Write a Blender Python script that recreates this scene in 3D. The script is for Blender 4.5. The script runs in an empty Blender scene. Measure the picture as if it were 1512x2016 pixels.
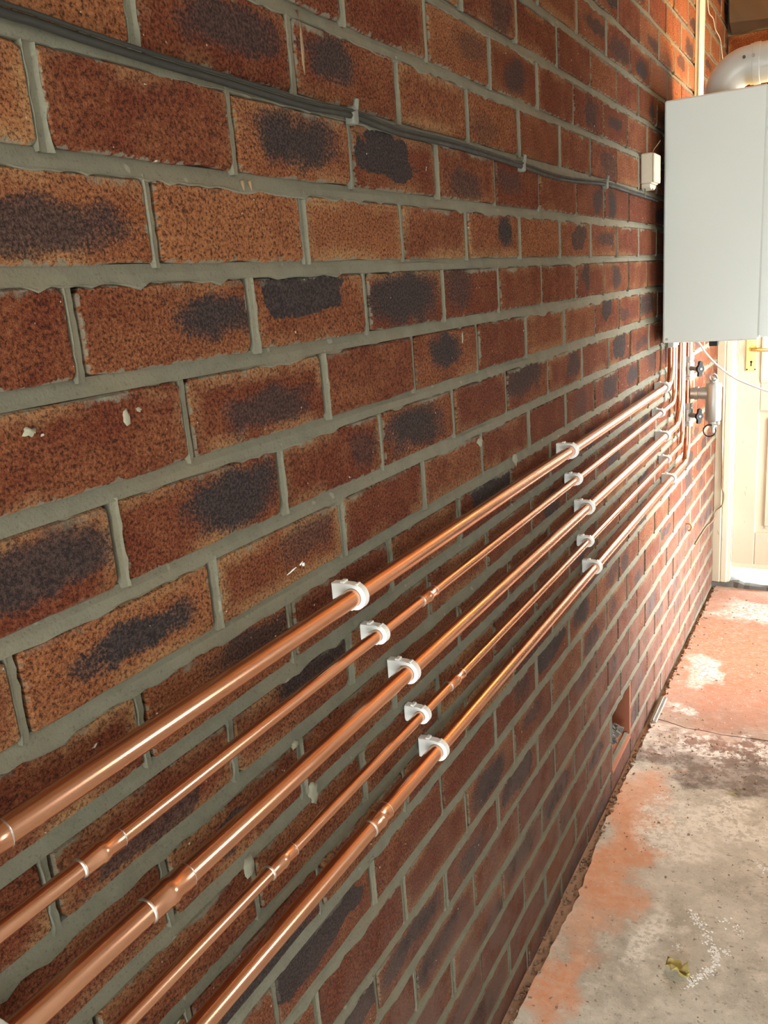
import bpy, math, random
from mathutils import Vector, Matrix
random.seed(7)
S = bpy.context.scene
COL = S.collection

# ------------------------------------------------------------------ camera, sky, lights, exposure
cam_d = bpy.data.cameras.new('camera'); cam = bpy.data.objects.new('camera', cam_d); COL.objects.link(cam)
cr = Vector((0.8706715843, 0.4857204605, -0.0775024293))
cu = Vector((-0.0606627261, 0.2624059518, 0.9630488825))
cw = Vector((-0.4881096454, 0.8337977877, -0.2579345330))
M = Matrix.Identity(4)
for i in range(3):
    M[i][0] = cr[i]; M[i][1] = cu[i]; M[i][2] = -cw[i]
M.translation = Vector((0.5332447, -0.4590795, -0.0309193))
cam.matrix_world = M
cam_d.sensor_width = 36.0; cam_d.lens = 36.0 * 1631.35 / 2016.0; cam_d.clip_start = 0.02; cam_d.clip_end = 200
S.camera = cam

W = bpy.data.worlds.new('sky'); S.world = W; W.use_nodes = True
bg = W.node_tree.nodes['Background']
bg.inputs[0].default_value = (0.90, 0.975, 1.0, 1.0); bg.inputs[1].default_value = 18.0

def area_light(name, loc, target, sx, sy, power, col, portal=False):
    d = bpy.data.lights.new(name, 'AREA'); d.shape = 'RECTANGLE'; d.size = sx; d.size_y = sy
    d.energy = power; d.color = col
    if portal: d.cycles.is_portal = True
    o = bpy.data.objects.new(name, d); COL.objects.link(o); o.location = loc
    o.rotation_euler = (Vector(target) - Vector(loc)).to_track_quat('-Z', 'Y').to_euler()
    return o
# daylight enters by the rear opening, two side windows and the glazed end door
area_light('rear_opening_portal', (0.575, -2.38, -0.85), (0.575, 0, -0.85), 1.15, 1.1, 1, (1, 1, 1), True)
area_light('near_window_portal', (1.28, 0.85, -0.20), (0, 0.85, -0.20), 0.36, 0.50, 1, (1, 1, 1), True)
area_light('far_window_daylight', (1.235, 2.72, -0.50), (0, 2.58, -0.80), 0.95, 1.75, 44, (1.0, 0.985, 0.95)).data.spread = math.radians(85)
area_light('door_glass_portal', (0.4525, 3.475, -0.06), (0.4525, 0, -0.06), 0.58, 0.94, 1, (1, 1, 1), True)
# tungsten work lamp near the boiler, just right of the frame
lamp_d = bpy.data.lights.new('work_lamp_bulb', 'POINT'); lamp_d.energy = 50.0; lamp_d.color = (1.0, 0.50, 0.10)
lamp_d.shadow_soft_size = 0.05
lamp_o = bpy.data.objects.new('work_lamp_bulb', lamp_d); COL.objects.link(lamp_o); lamp_o.location = (0.62, 2.43, 0.53)

vs = S.view_settings
vs.view_transform = 'Standard'; vs.look = 'None'; vs.gamma = 1.0; vs.use_curve_mapping = False
vs.exposure = 0.0
S.cycles.max_bounces = 8; S.cycles.diffuse_bounces = 5; S.cycles.glossy_bounces = 5
S.cycles.transparent_max_bounces = 8
S.cycles.caustics_reflective = False; S.cycles.caustics_refractive = False
S.cycles.sample_clamp_indirect = 6.0

# ------------------------------------------------------------------ helpers
def mesh_obj(name, verts, faces, mat=None, parent=None, smooth=False, loc=(0, 0, 0)):
    me = bpy.data.meshes.new(name); me.from_pydata([tuple(v) for v in verts], [], faces); me.update()
    if smooth: me.shade_smooth()
    if mat: me.materials.append(mat)
    o = bpy.data.objects.new(name, me); COL.objects.link(o); o.location = loc
    if parent: o.parent = parent
    return o
def tag(o, label, cat, group=None, kind=None):
    if label: o['label'] = label
    if cat: o['category'] = cat
    if group: o['group'] = group
    if kind: o['kind'] = kind
    return o
def empty(name, loc=(0, 0, 0)):
    o = bpy.data.objects.new(name, None); COL.objects.link(o); o.location = loc; o.empty_display_size = 0.05
    return o
class MB:
    def __init__(s): s.v = []; s.f = []
    def add(s, vs_, fs):
        n = len(s.v); s.v += [tuple(v) for v in vs_]; s.f += [tuple(i + n for i in f) for f in fs]; return s
    def box(s, a, b, ch=0.0):
        x0, y0, z0 = a; x1, y1, z1 = b
        if ch <= 0:
            vv = [(x0,y0,z0),(x1,y0,z0),(x1,y1,z0),(x0,y1,z0),(x0,y0,z1),(x1,y0,z1),(x1,y1,z1),(x0,y1,z1)]
            return s.add(vv, [(0,3,2,1),(4,5,6,7),(0,1,5,4),(1,2,6,5),(2,3,7,6),(3,0,4,7)])
        vv = []; idx = {}
        for sx in (0, 1):
            for sy in (0, 1):
                for sz in (0, 1):
                    X = (x0, x1)[sx]; Y = (y0, y1)[sy]; Z = (z0, z1)[sz]
                    dx = ch if sx == 0 else -ch; dy = ch if sy == 0 else -ch; dz = ch if sz == 0 else -ch
                    for k, q in (('x', (X, Y+dy, Z+dz)), ('y', (X+dx, Y, Z+dz)), ('z', (X+dx, Y+dy, Z))):
                        idx[(sx, sy, sz, k)] = len(vv); vv.append(q)
        g = lambda *a_: idx[a_]
        fs = [tuple(g(sx, a_, b_, 'x') for a_, b_ in (((0,0),(0,1),(1,1),(1,0)) if sx == 0 else ((0,0),(1,0),(1,1),(0,1)))) for sx in (0,1)]
        fs += [tuple(g(a_, sy, b_, 'y') for a_, b_ in (((0,0),(1,0),(1,1),(0,1)) if sy == 0 else ((0,0),(0,1),(1,1),(1,0)))) for sy in (0,1)]
        fs += [tuple(g(a_, b_, sz, 'z') for a_, b_ in (((0,0),(0,1),(1,1),(1,0)) if sz == 0 else ((0,0),(1,0),(1,1),(0,1)))) for sz in (0,1)]
        for a_ in (0, 1):
            for b_ in (0, 1):
                fs.append((g(a_,b_,0,'x'), g(a_,b_,1,'x'), g(a_,b_,1,'y'), g(a_,b_,0,'y')))
                fs.append((g(a_,0,b_,'x'), g(a_,1,b_,'x'), g(a_,1,b_,'z'), g(a_,0,b_,'z')))
                fs.append((g(0,a_,b_,'y'), g(1,a_,b_,'y'), g(1,a_,b_,'z'), g(0,a_,b_,'z')))
        for sx in (0,1):
            for sy in (0,1):
                for sz in (0,1): fs.append((g(sx,sy,sz,'x'), g(sx,sy,sz,'y'), g(sx,sy,sz,'z')))
        return s.add(vv, fs)
    def tube(s, pts, rad, n=16, caps=True):
        pts = [Vector(q) for q in pts]; rr = rad if isinstance(rad, (list, tuple)) else [rad] * len(pts)
        t0 = (pts[1] - pts[0]).normalized()
        ref = Vector((0, 0, 1)) if abs(t0.z) < 0.9 else Vector((1, 0, 0))
        nx = (ref - t0 * ref.dot(t0)).normalized(); vv = []
        for i, q in enumerate(pts):
            if i == 0: t = t0
            elif i == len(pts) - 1: t = (pts[i] - pts[i-1])
            else: t = (pts[i+1] - pts[i-1])
            t = t.normalized() if t.length > 1e-9 else t0
            nx = nx - t * nx.dot(t); nx.normalize(); b = t.cross(nx)
            for k in range(n):
                a = 2 * math.pi * k / n
                vv.append(q + (nx * math.cos(a) + b * math.sin(a)) * rr[i])
        fs = []
        for i in range(len(pts) - 1):
            for k in range(n):
                fs.append((i*n+k, i*n+(k+1) % n, (i+1)*n+(k+1) % n, (i+1)*n+k))
        if caps:
            fs.append(tuple(range(n-1, -1, -1))); fs.append(tuple((len(pts)-1)*n+k for k in range(n)))
        return s.add(vv, fs)
    def prism(s, loop, axis, a, b):
        # extrude a 2D loop along an axis: 'x' (y,z), 'y' (x,z), 'z' (x,y)
        n = len(loop)
        def P(q, t): return (t, q[0], q[1]) if axis == 'x' else ((q[0], t, q[1]) if axis == 'y' else (q[0], q[1], t))
        vv = [P(q, a) for q in loop] + [P(q, b) for q in loop]
        fs = [tuple(range(n-1, -1, -1)), tuple(range(n, 2*n))] + [(i, (i+1) % n, n+(i+1) % n, n+i) for i in range(n)]
        return s.add(vv, fs)
    def build(s, name, mat=None, parent=None, smooth=False, auto=None):
        o = mesh_obj(name, s.v, s.f, mat, parent, smooth)
        me = o.data
        import bmesh
        bm = bmesh.new(); bm.from_mesh(me); bmesh.ops.recalc_face_normals(bm, faces=bm.faces)
        if auto is not None:
            lim = math.radians(auto)
            for f in bm.faces: f.smooth = True
            for e in bm.edges: e.smooth = not (len(e.link_faces) == 2 and e.calc_face_angle(0) > lim)
        bm.to_mesh(me); bm.free()
        return o
def arc(c, r, a0, a1, n):
    return [(c[0] + r * math.cos(a0 + (a1 - a0) * i / n), c[1] + r * math.sin(a0 + (a1 - a0) * i / n)) for i in range(n + 1)]

class Mat:
    def __init__(s, name):
        s.m = bpy.data.materials.new(name); s.m.use_nodes = True; s.t = s.m.node_tree
        s.b = s.t.nodes['Principled BSDF']
    def n(s, typ, **kw):
        nd = s.t.nodes.new(typ)
        for k, v in kw.items(): setattr(nd, k, v)
        return nd
    def L(s, a, b): s.t.links.new(a, b)
    def set(s, sock, v):
        if isinstance(v, bpy.types.NodeSocket): s.L(v, sock)
        elif v is not None: sock.default_value = v
    def math(s, op, a, b=None, c=None, clamp=False):
        nd = s.n('ShaderNodeMath', operation=op, use_clamp=clamp)
        s.set(nd.inputs[0], a); s.set(nd.inputs[1], b); s.set(nd.inputs[2], c)
        return nd.outputs[0]
    def noise(s, vec, scale, detail=2.0, rough=0.5, dist=0.0, col=False):
        nd = s.n('ShaderNodeTexNoise'); s.set(nd.inputs['Vector'], vec)
        nd.inputs['Scale'].default_value = scale; nd.inputs['Detail'].default_value = detail
        nd.inputs['Roughness'].default_value = rough; nd.inputs['Distortion'].default_value = dist
        return nd.outputs['Color' if col else 'Fac']
    def ramp(s, v, lo, hi, a=0.0, b=1.0, smooth=True):
        nd = s.n('ShaderNodeMapRange', interpolation_type='SMOOTHSTEP' if smooth else 'LINEAR')
        s.set(nd.inputs[0], v); s.set(nd.inputs[1], lo); s.set(nd.inputs[2], hi); s.set(nd.inputs[3], a); s.set(nd.inputs[4], b)
        return nd.outputs[0]
    def mix(s, f, a, b, mode='MIX'):
        nd = s.n('ShaderNodeMix', data_type='RGBA', blend_type=mode); s.set(nd.inputs[0], f)
        for sock, v in ((nd.inputs[6], a), (nd.inputs[7], b)):
            if isinstance(v, tuple) and len(v) == 3: v = (*v, 1.0)
            s.set(sock, v)
        return nd.outputs[2]
    def pos(s, kind='Object'):
        if kind == 'world': return s.n('ShaderNodeNewGeometry').outputs['Position']
        return s.n('ShaderNodeTexCoord').outputs[kind]
    def sep(s, v):
        nd = s.n('ShaderNodeSeparateXYZ'); s.set(nd.inputs[0], v); return nd.outputs
    def attr(s, name):
        return s.n('ShaderNodeAttribute', attribute_type='GEOMETRY', attribute_name=name)
    def vmath(s, op, a, b=None):
        nd = s.n('ShaderNodeVectorMath', operation=op); s.set(nd.inputs[0], a); s.set(nd.inputs[1], b); return nd.outputs[0]
    def bump(s, h, strength=0.5, dist=0.002):
        nd = s.n('ShaderNodeBump'); nd.inputs['Strength'].default_value = strength; nd.inputs['Distance'].default_value = dist
        s.L(h, nd.inputs['Height']); s.L(nd.outputs[0], s.b.inputs['Normal'])
    def out(s, col=None, rough=None, metal=None, spec=None):
        if col is not None: s.set(s.b.inputs['Base Color'], (*col, 1.0) if isinstance(col, tuple) and len(col) == 3 else col)
        if rough is not None: s.set(s.b.inputs['Roughness'], rough)
        if metal is not None: s.set(s.b.inputs['Metallic'], metal)
        if spec is not None: s.set(s.b.inputs['Specular IOR Level'], spec)
        return s.m
def plain(name, col, rough=0.5, metal=0.0, vary=0.12, scale=60.0, bump=0.0):
    m = Mat(name); P = m.pos('world'); nz = m.noise(P, scale, 3.0, 0.6)
    c2 = tuple(max(0.0, c * (1 - vary)) for c in col); c3 = tuple(min(1.0, c * (1 + vary)) for c in col)
    m.out(m.mix(nz, c2, c3), m.ramp(nz, 0.2, 0.8, rough * 0.85, min(1, rough * 1.15)), metal)
    if bump: m.bump(nz, bump, 0.001)
    return m.m

# ------------------------------------------------------------------ materials
def brick_material():
    m = Mat('rustic_brick')
    a_uv = m.attr('b_uv'); a_hs = m.attr('b_hs'); a_pt = m.attr('b_patch'); a_ex = m.attr('b_extra')
    y, z, seed = m.sep(a_uv.outputs['Vector'])[0:3]
    hy, hz, tone = m.sep(a_hs.outputs['Vector'])[0:3]
    pu, pv, pw = m.sep(a_pt.outputs['Vector'])[0:3]; ph = a_pt.outputs['Alpha']
    st, hard, ochre = m.sep(a_ex.outputs['Vector'])[0:3]; smear = a_ex.outputs['Alpha']
    cmb = m.n('ShaderNodeCombineXYZ'); m.L(y, cmb.inputs[0]); m.L(z, cmb.inputs[1]); m.L(seed, cmb.inputs[2])
    P = cmb.outputs[0]
    fine = m.noise(P, 330, 4.0, 0.72); mid = m.noise(P, 95, 3.0, 0.6); big = m.noise(P, 22, 2.0, 0.5)
    # base body: deep red brown to sandy orange
    t = m.math('ADD', tone, m.math('MULTIPLY', m.math('SUBTRACT', big, 0.5), 1.1), clamp=True)
    base = m.mix(t, (0.100, 0.0215, 0.0085), (0.205, 0.074, 0.027))
    # crumbly drag-faced texture: light sandy grains and dark pits
    grain = m.ramp(fine, 0.50, 0.63)
    base = m.mix(m.math('MULTIPLY', grain, m.ramp(t, 0.0, 1.0, 0.26, 0.72)), base, (0.30, 0.135, 0.058))
    pits = m.ramp(fine, 0.49, 0.38)
    base = m.mix(m.math('MULTIPLY', pits, 0.85), base, (0.018, 0.006, 0.0035))
    # distance to the arris
    ey = m.math('SUBTRACT', hy, m.math('ABSOLUTE', y)); ez = m.math('SUBTRACT', hz, m.math('ABSOLUTE', z))
    e = m.math('MINIMUM', ey, ez)
    en = m.math('ADD', e, m.math('MULTIPLY', m.math('SUBTRACT', mid, 0.5), 0.022))
    # ochre sand burnt along the edges
    oc = m.math('MULTIPLY', m.math('MULTIPLY', m.ramp(en, 0.022, 0.003), m.ramp(m.noise(P, 9, 2.0), 0.42, 0.60)), m.math('MULTIPLY', ochre, m.ramp(fine, 0.38, 0.56, 0.25, 1.0)))
    base = m.mix(oc, base, (0.30, 0.165, 0.072))
    # dark kiln mark (reduced core)
    wp = m.sep(m.vmath('SUBTRACT', m.noise(P, 17, 3.0, 0.6, col=True), (0.5, 0.5, 0.5)))
    yq = m.math('ADD', y, m.math('MULTIPLY', wp[0], 0.085)); zq = m.math('ADD', z, m.math('MULTIPLY', wp[1], 0.042))
    du = m.math('DIVIDE', m.math('SUBTRACT', yq, pu), pw); dv = m.math('DIVIDE', m.math('SUBTRACT', zq, pv), ph)
    d2 = m.math('ADD', m.math('POWER', m.math('ABSOLUTE', du), 2.6), m.math('POWER', m.math('ABSOLUTE', dv), 2.6))
    d2 = m.math('ADD', d2, m.math('ADD', m.math('MULTIPLY', m.math('SUBTRACT', m.noise(P, 40, 3.0, 0.6), 0.5), 1.5), m.math('MULTIPLY', m.math('SUBTRACT', fine, 0.5), m.math('MULTIPLY', hard, 2.6))))
    lo = m.math('SUBTRACT', 0.98, m.math('MULTIPLY', hard, 0.75)); hi = m.math('ADD', 1.12, m.math('MULTIPLY', hard, 0.75))
    pm = m.math('MULTIPLY', m.ramp(d2, hi, lo), m.math('MULTIPLY', st, 1.15), clamp=True)
    core = m.mix(m.ramp(fine, 0.4, 0.62), (0.017, 0.012, 0.012), (0.052, 0.036, 0.032))
    base = m.mix(pm, base, core)
    # mortar smeared on to the edges
    eu = m.math('ADD', m.math('SUBTRACT', hz, z), m.math('MULTIPLY', m.math('SUBTRACT', mid, 0.5), 0.020))   # from the upper arris
    eu = m.math('ADD', eu, m.math('MULTIPLY', m.math('SUBTRACT', fine, 0.5), 0.008))
    patchy = m.ramp(m.noise(P, 13, 3.0, 0.6), 0.50, 0.66)
    sm = m.math('MAXIMUM', m.math('MULTIPLY', m.ramp(en, 0.0026, 0.0008), 0.75), m.math('MULTIPLY', m.ramp(eu, 0.0085, 0.0050), patchy))
    base = m.mix(m.math('MULTIPLY', sm, smear), base, (0.17, 0.155, 0.112))
    # pale salt flecks
    fl = m.ramp(m.noise(P, 150, 1.0, 0.4), 0.79, 0.82)
    base = m.mix(m.math('MULTIPLY', fl, 0.75), base, (0.55, 0.50, 0.40))
    # dust on the courses by the floor, with veiling glare put into the colour
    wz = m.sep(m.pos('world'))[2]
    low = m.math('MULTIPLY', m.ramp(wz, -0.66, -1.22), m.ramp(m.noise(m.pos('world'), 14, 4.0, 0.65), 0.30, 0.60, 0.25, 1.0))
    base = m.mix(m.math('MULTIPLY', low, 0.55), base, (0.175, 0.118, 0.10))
    h = m.math('ADD', m.math('MULTIPLY', fine, 0.7), m.math('MULTIPLY', mid, 0.9))
    m.bump(h, 1.0, 0.0030)
    m.out(base, 0.92, 0.0, 0.16)
    return m.m
def mortar_material():
    m = Mat('grey_mortar'); P = m.pos('world')
    n1 = m.noise(P, 30, 4.0, 0.6); n2 = m.noise(P, 330, 3.0, 0.6); n3 = m.noise(P, 7, 2.0)
    c = m.mix(n1, (0.098, 0.092, 0.066), (0.190, 0.180, 0.132))
    c = m.mix(m.ramp(n3, 0.4, 0.7, 0.0, 0.35), c, (0.18, 0.145, 0.092))
    c = m.mix(m.ramp(n2, 0.42, 0.30, 0.0, 0.5), c, (0.07, 0.065, 0.05))
    c = m.mix(m.ramp(m.noise(P, 55, 1.0), 0.72, 0.78, 0.0, 0.6), c, (0.27, 0.255, 0.20))
    m.bump(m.math('ADD', m.math('MULTIPLY', n2, 0.6), n1), 0.5, 0.0018)
    m.out(c, 0.9, 0.0, 0.25)
    return m.m
def copper_material():
    m = Mat('copper'); P = m.pos('world')
    mp = m.n('ShaderNodeMapping'); m.L(P, mp.inputs['Vector']); mp.inputs['Scale'].default_value = (1.0, 0.06, 1.0)
    n1 = m.noise(mp.outputs[0], 300, 3.0, 0.6); n2 = m.noise(P, 9, 3.0, 0.6)
    c = m.mix(n2, (0.66, 0.31, 0.175), (0.77, 0.42, 0.27))
    m.out(c, m.ramp(n2, 0.3, 0.7, 0.215, 0.245), 1.0)
    return m.m
def concrete_material():
    m = Mat('stained_concrete'); P = m.pos('world'); x, y, z = m.sep(P)[0:3]
    n1 = m.noise(P, 5.0, 5.0, 0.65); n2 = m.noise(P, 26, 5.0, 0.65); n3 = m.noise(P, 240, 3.0, 0.65); n4 = m.noise(P, 11, 5.0, 0.6)
    w1 = m.sep(m.vmath('SUBTRACT', m.noise(P, 7.5, 4.0, 0.62, col=True), (0.5, 0.5, 0.5)))
    xw = m.math('ADD', x, m.math('MULTIPLY', w1[0], 0.30)); yw = m.math('ADD', y, m.math('MULTIPLY', w1[1], 0.46))
    n5 = m.noise(P, 70, 5.0, 0.7)
    c = m.mix(m.ramp(n1, 0.3, 0.7), (0.41, 0.38, 0.325), (0.62, 0.59, 0.525))
    c = m.mix(m.ramp(n2, 0.42, 0.72, 0.0, 0.7), c, (0.75, 0.70, 0.63))
    c = m.mix(m.ramp(n5, 0.56, 0.68, 0.0, 0.55), c, (0.22, 0.18, 0.14))
    c = m.mix(m.ramp(m.noise(P, 130, 4.0, 0.7), 0.55, 0.72, 0.0, 0.5), c, (0.80, 0.75, 0.66))
    def blob(cx, cy, rx, ry, edge=0.5, nz=0.9):
        a = m.math('DIVIDE', m.math('SUBTRACT', xw, cx), rx); b = m.math('DIVIDE', m.math('SUBTRACT', yw, cy), ry)
        d = m.math('ADD', m.math('MULTIPLY', a, a), m.math('MULTIPLY', b, b))
        d = m.math('ADD', d, m.math('ADD', m.math('MULTIPLY', m.math('SUBTRACT', n4, 0.5), nz * 2.0), m.math('MULTIPLY', m.math('SUBTRACT', n5, 0.5), 1.1)))
        return m.ramp(d, 1.0 + edge, 1.0 - edge)
    far = m.ramp(y, 2.02, 2.04); c = m.mix(m.math('MULTIPLY', far, 0.55), c, (0.18, 0.135, 0.10))     # far slab colour darkened to offset the strong window light
    # darker area with grey grit half way along
    g = blob(0.34, 1.86, 0.33, 0.17, 0.35, 0.6)
    c = m.mix(m.math('MULTIPLY', g, 0.85), c, m.mix(m.ramp(n2, 0.40, 0.62), (0.13, 0.10, 0.085), (0.33, 0.29, 0.27)))
    # orange-pink tint by the foot of the wall
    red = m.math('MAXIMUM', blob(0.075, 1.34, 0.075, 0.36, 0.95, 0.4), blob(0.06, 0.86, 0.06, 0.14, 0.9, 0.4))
    rfar = blob(0.20, 2.75, 0.36, 0.75, 0.95, 0.4); c = m.mix(m.math('MULTIPLY', rfar, m.ramp(n5, 0.3, 0.6, 0.5, 0.95)), c, m.mix(n2, (0.30, 0.085, 0.036), (0.46, 0.19, 0.10)))  # far tint painted deeper so the bright daylight there does not wash it out
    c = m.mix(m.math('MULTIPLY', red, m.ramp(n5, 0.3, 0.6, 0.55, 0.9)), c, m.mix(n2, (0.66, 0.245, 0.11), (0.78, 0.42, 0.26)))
    # pale patches; those on the far slab are sunlight put into the colour
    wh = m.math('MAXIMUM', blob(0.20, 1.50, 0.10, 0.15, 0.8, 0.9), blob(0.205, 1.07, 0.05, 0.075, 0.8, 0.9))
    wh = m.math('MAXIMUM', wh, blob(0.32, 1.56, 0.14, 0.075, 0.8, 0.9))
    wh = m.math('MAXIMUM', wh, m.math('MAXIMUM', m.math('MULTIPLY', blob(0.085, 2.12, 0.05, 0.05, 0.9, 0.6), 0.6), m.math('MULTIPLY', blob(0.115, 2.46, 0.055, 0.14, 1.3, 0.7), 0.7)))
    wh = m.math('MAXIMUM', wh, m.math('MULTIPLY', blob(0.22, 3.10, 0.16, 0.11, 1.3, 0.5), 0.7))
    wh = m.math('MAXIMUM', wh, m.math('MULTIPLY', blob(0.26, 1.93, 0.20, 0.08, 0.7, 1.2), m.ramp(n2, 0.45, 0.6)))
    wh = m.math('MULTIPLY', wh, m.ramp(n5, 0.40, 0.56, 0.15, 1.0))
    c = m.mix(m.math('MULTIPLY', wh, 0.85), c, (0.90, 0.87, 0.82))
    sp = m.ramp(n3, 0.36, 0.27); c = m.mix(m.math('MULTIPLY', sp, 0.7), c, (0.06, 0.045, 0.035))
    c = m.mix(m.ramp(m.noise(P, 75, 2.0), 0.68, 0.74, 0.0, 0.6), c, (0.10, 0.075, 0.06))
    c = m.mix(m.ramp(m.noise(P, 120, 1.0), 0.73, 0.78, 0.0, 0.8), c, (0.70, 0.66, 0.58))
    m.bump(m.math('ADD', m.math('MULTIPLY', n3, 0.5), n2), 0.5, 0.004)
    m.out(c, 0.85, 0.0, 0.3)
    return m.m
def old_paint_material():
    m = Mat('flaking_cream_paint'); P = m.pos('world')
    mp = m.n('ShaderNodeMapping'); m.L(P, mp.inputs['Vector']); mp.inputs['Scale'].default_value = (1.0, 1.0, 0.35)
    n1 = m.noise(mp.outputs[0], 22, 5.0, 0.7); n2 = m.noise(P, 5, 3.0)
    z = m.sep(P)[2]
    c = m.mix(n2, (0.46, 0.40, 0.29), (0.58, 0.53, 0.41))
    wear = m.math('MULTIPLY', m.ramp(n1, 0.62, 0.72), m.ramp(z, -0.3, -1.2, 0.25, 1.0))
    c = m.mix(wear, c, (0.16, 0.12, 0.07))
    m.bump(n1, 0.3, 0.002); m.out(c, 0.55)
    return m.m
def glass_material():
    m = Mat('window_glass'); t = m.n('ShaderNodeBsdfTransparent'); g = m.n('ShaderNodeBsdfGlossy'); g.inputs['Roughness'].default_value = 0.03
    f = m.n('ShaderNodeFresnel'); f.inputs[0].default_value = 1.45; x = m.n('ShaderNodeMixShader')
    m.L(f.outputs[0], x.inputs[0]); m.L(t.outputs[0], x.inputs[1]); m.L(g.outputs[0], x.inputs[2])
    m.L(x.outputs[0], m.t.nodes['Material Output'].inputs[0]); return m.m
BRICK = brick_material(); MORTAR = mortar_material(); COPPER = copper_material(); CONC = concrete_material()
PAINT = old_paint_material(); GLASS = glass_material()
SOLDER = plain('solder', (0.62, 0.62, 0.60), 0.35, 1.0)
WHITE_PL = plain('white_plastic', (0.80, 0.80, 0.77), 0.38, vary=0.03)
ENAMEL = Mat('white_enamel').out((0.76, 0.825, 0.79), 0.3)
FLUE_M = plain('white_flue_plastic', (0.55, 0.57, 0.54), 0.35, vary=0.03, scale=8)
TRUNK_M = plain('cream_plastic', (0.60, 0.54, 0.42), 0.45, vary=0.08)
BLACK = plain('black_plastic', (0.006, 0.006, 0.0065), 0.75)
RUBBER = plain('black_cable_sheath', (0.012, 0.011, 0.007), 0.75, vary=0.3, scale=40)
STEEL = plain('nickel_plate', (0.33, 0.32, 0.285), 0.45, 0.75, vary=0.06)
BRASS = plain('brass', (0.78, 0.60, 0.22), 0.3, 1.0, vary=0.1)
DARK = plain('dark_void', (0.012, 0.010, 0.008), 0.9)
TERRA = plain('terracotta', (0.33, 0.115, 0.062), 0.85, vary=0.2, scale=30, bump=0.3)
TIMBER = plain('old_timber', (0.055, 0.032, 0.014), 0.8, vary=0.5, scale=18, bump=0.5)
SLATE = plain('dark_stone', (0.10, 0.095, 0.085), 0.8, vary=0.5, scale=30, bump=0.4)
DIRT = plain('brown_dirt', (0.34, 0.21, 0.14), 0.95, vary=0.45, scale=90, bump=0.8)
RUBBLE = plain('rubble_grit', (0.26, 0.17, 0.12), 0.95, vary=0.6, scale=70, bump=0.6)
LEAFM = plain('dry_leaf', (0.50, 0.42, 0.16), 0.7, vary=0.3, scale=60, bump=0.3)
FLAKE = plain('plaster_flake', (0.93, 0.93, 0.93), 0.9, vary=0.1)
CLIPGREY = plain('weathered_clip', (0.13, 0.13, 0.10), 0.7, vary=0.3)
WIRE_M = plain('white_flex', (0.75, 0.73, 0.68), 0.5, vary=0.05)
OLDWIRE = plain('old_brown_flex', (0.20, 0.13, 0.07), 0.7, vary=0.4)
RENDER_M = plain('whitewashed_wall', (0.55, 0.53, 0.48), 0.9, vary=0.12, scale=12, bump=0.2)
BOARD = plain('roof_boards', (0.30, 0.22, 0.14), 0.85, vary=0.3, scale=14)

# ------------------------------------------------------------------ left brick wall
Z_BED = {-16: -1.3778, -15: -1.2883, -14: -1.1994, -13: -1.1124, -12: -1.0207, -11: -0.9384, -10: -0.8484, -9: -0.7666, -8: -0.686,
         -7: -0.5995, -6: -0.5136, -5: -0.432, -4: -0.3461, -3: -0.2628, -2: -0.1762, -1: -0.0876, 0: -0.0014, 1: 0.0828, 2: 0.1685,
         3: 0.2569, 4: 0.3468, 5: 0.4303, 6: 0.5196}
for k in range(7, 14): Z_BED[k] = Z_BED[6] + 0.0857 * (k - 6)
Z_BED[-17] = -1.4640; Z_BED[-18] = -1.5480
JOINTS = {-1: [0.001, 0.224, 0.452, 0.671, 0.896, 1.115, 1.337, 1.562, 1.802], 0: [0.103, 0.33, 0.56, 0.772, 0.999, 1.228, 1.45, 1.683],
          1: [0.001, 0.226, 0.445, 0.675, 0.896, 1.113, 1.347, 1.568, 1.803], -2: [0.111, 0.343, 0.567, 0.792, 1.014, 1.246, 1.48, 1.705],
          -3: [0.007, 0.241, 0.465, 0.689, 0.91, 1.137, 1.367, 1.594, 1.818], -4: [0.115, 0.35, 0.57], -10: [0.787], -11: [0.879, 1.106],
          -12: [0.783, 1.003], -13: [0.885, 1.119], -14: [0.787, 1.013, 1.254], -15: [0.901, 1.133], -16: [1.025], -17: [1.134]}
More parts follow.
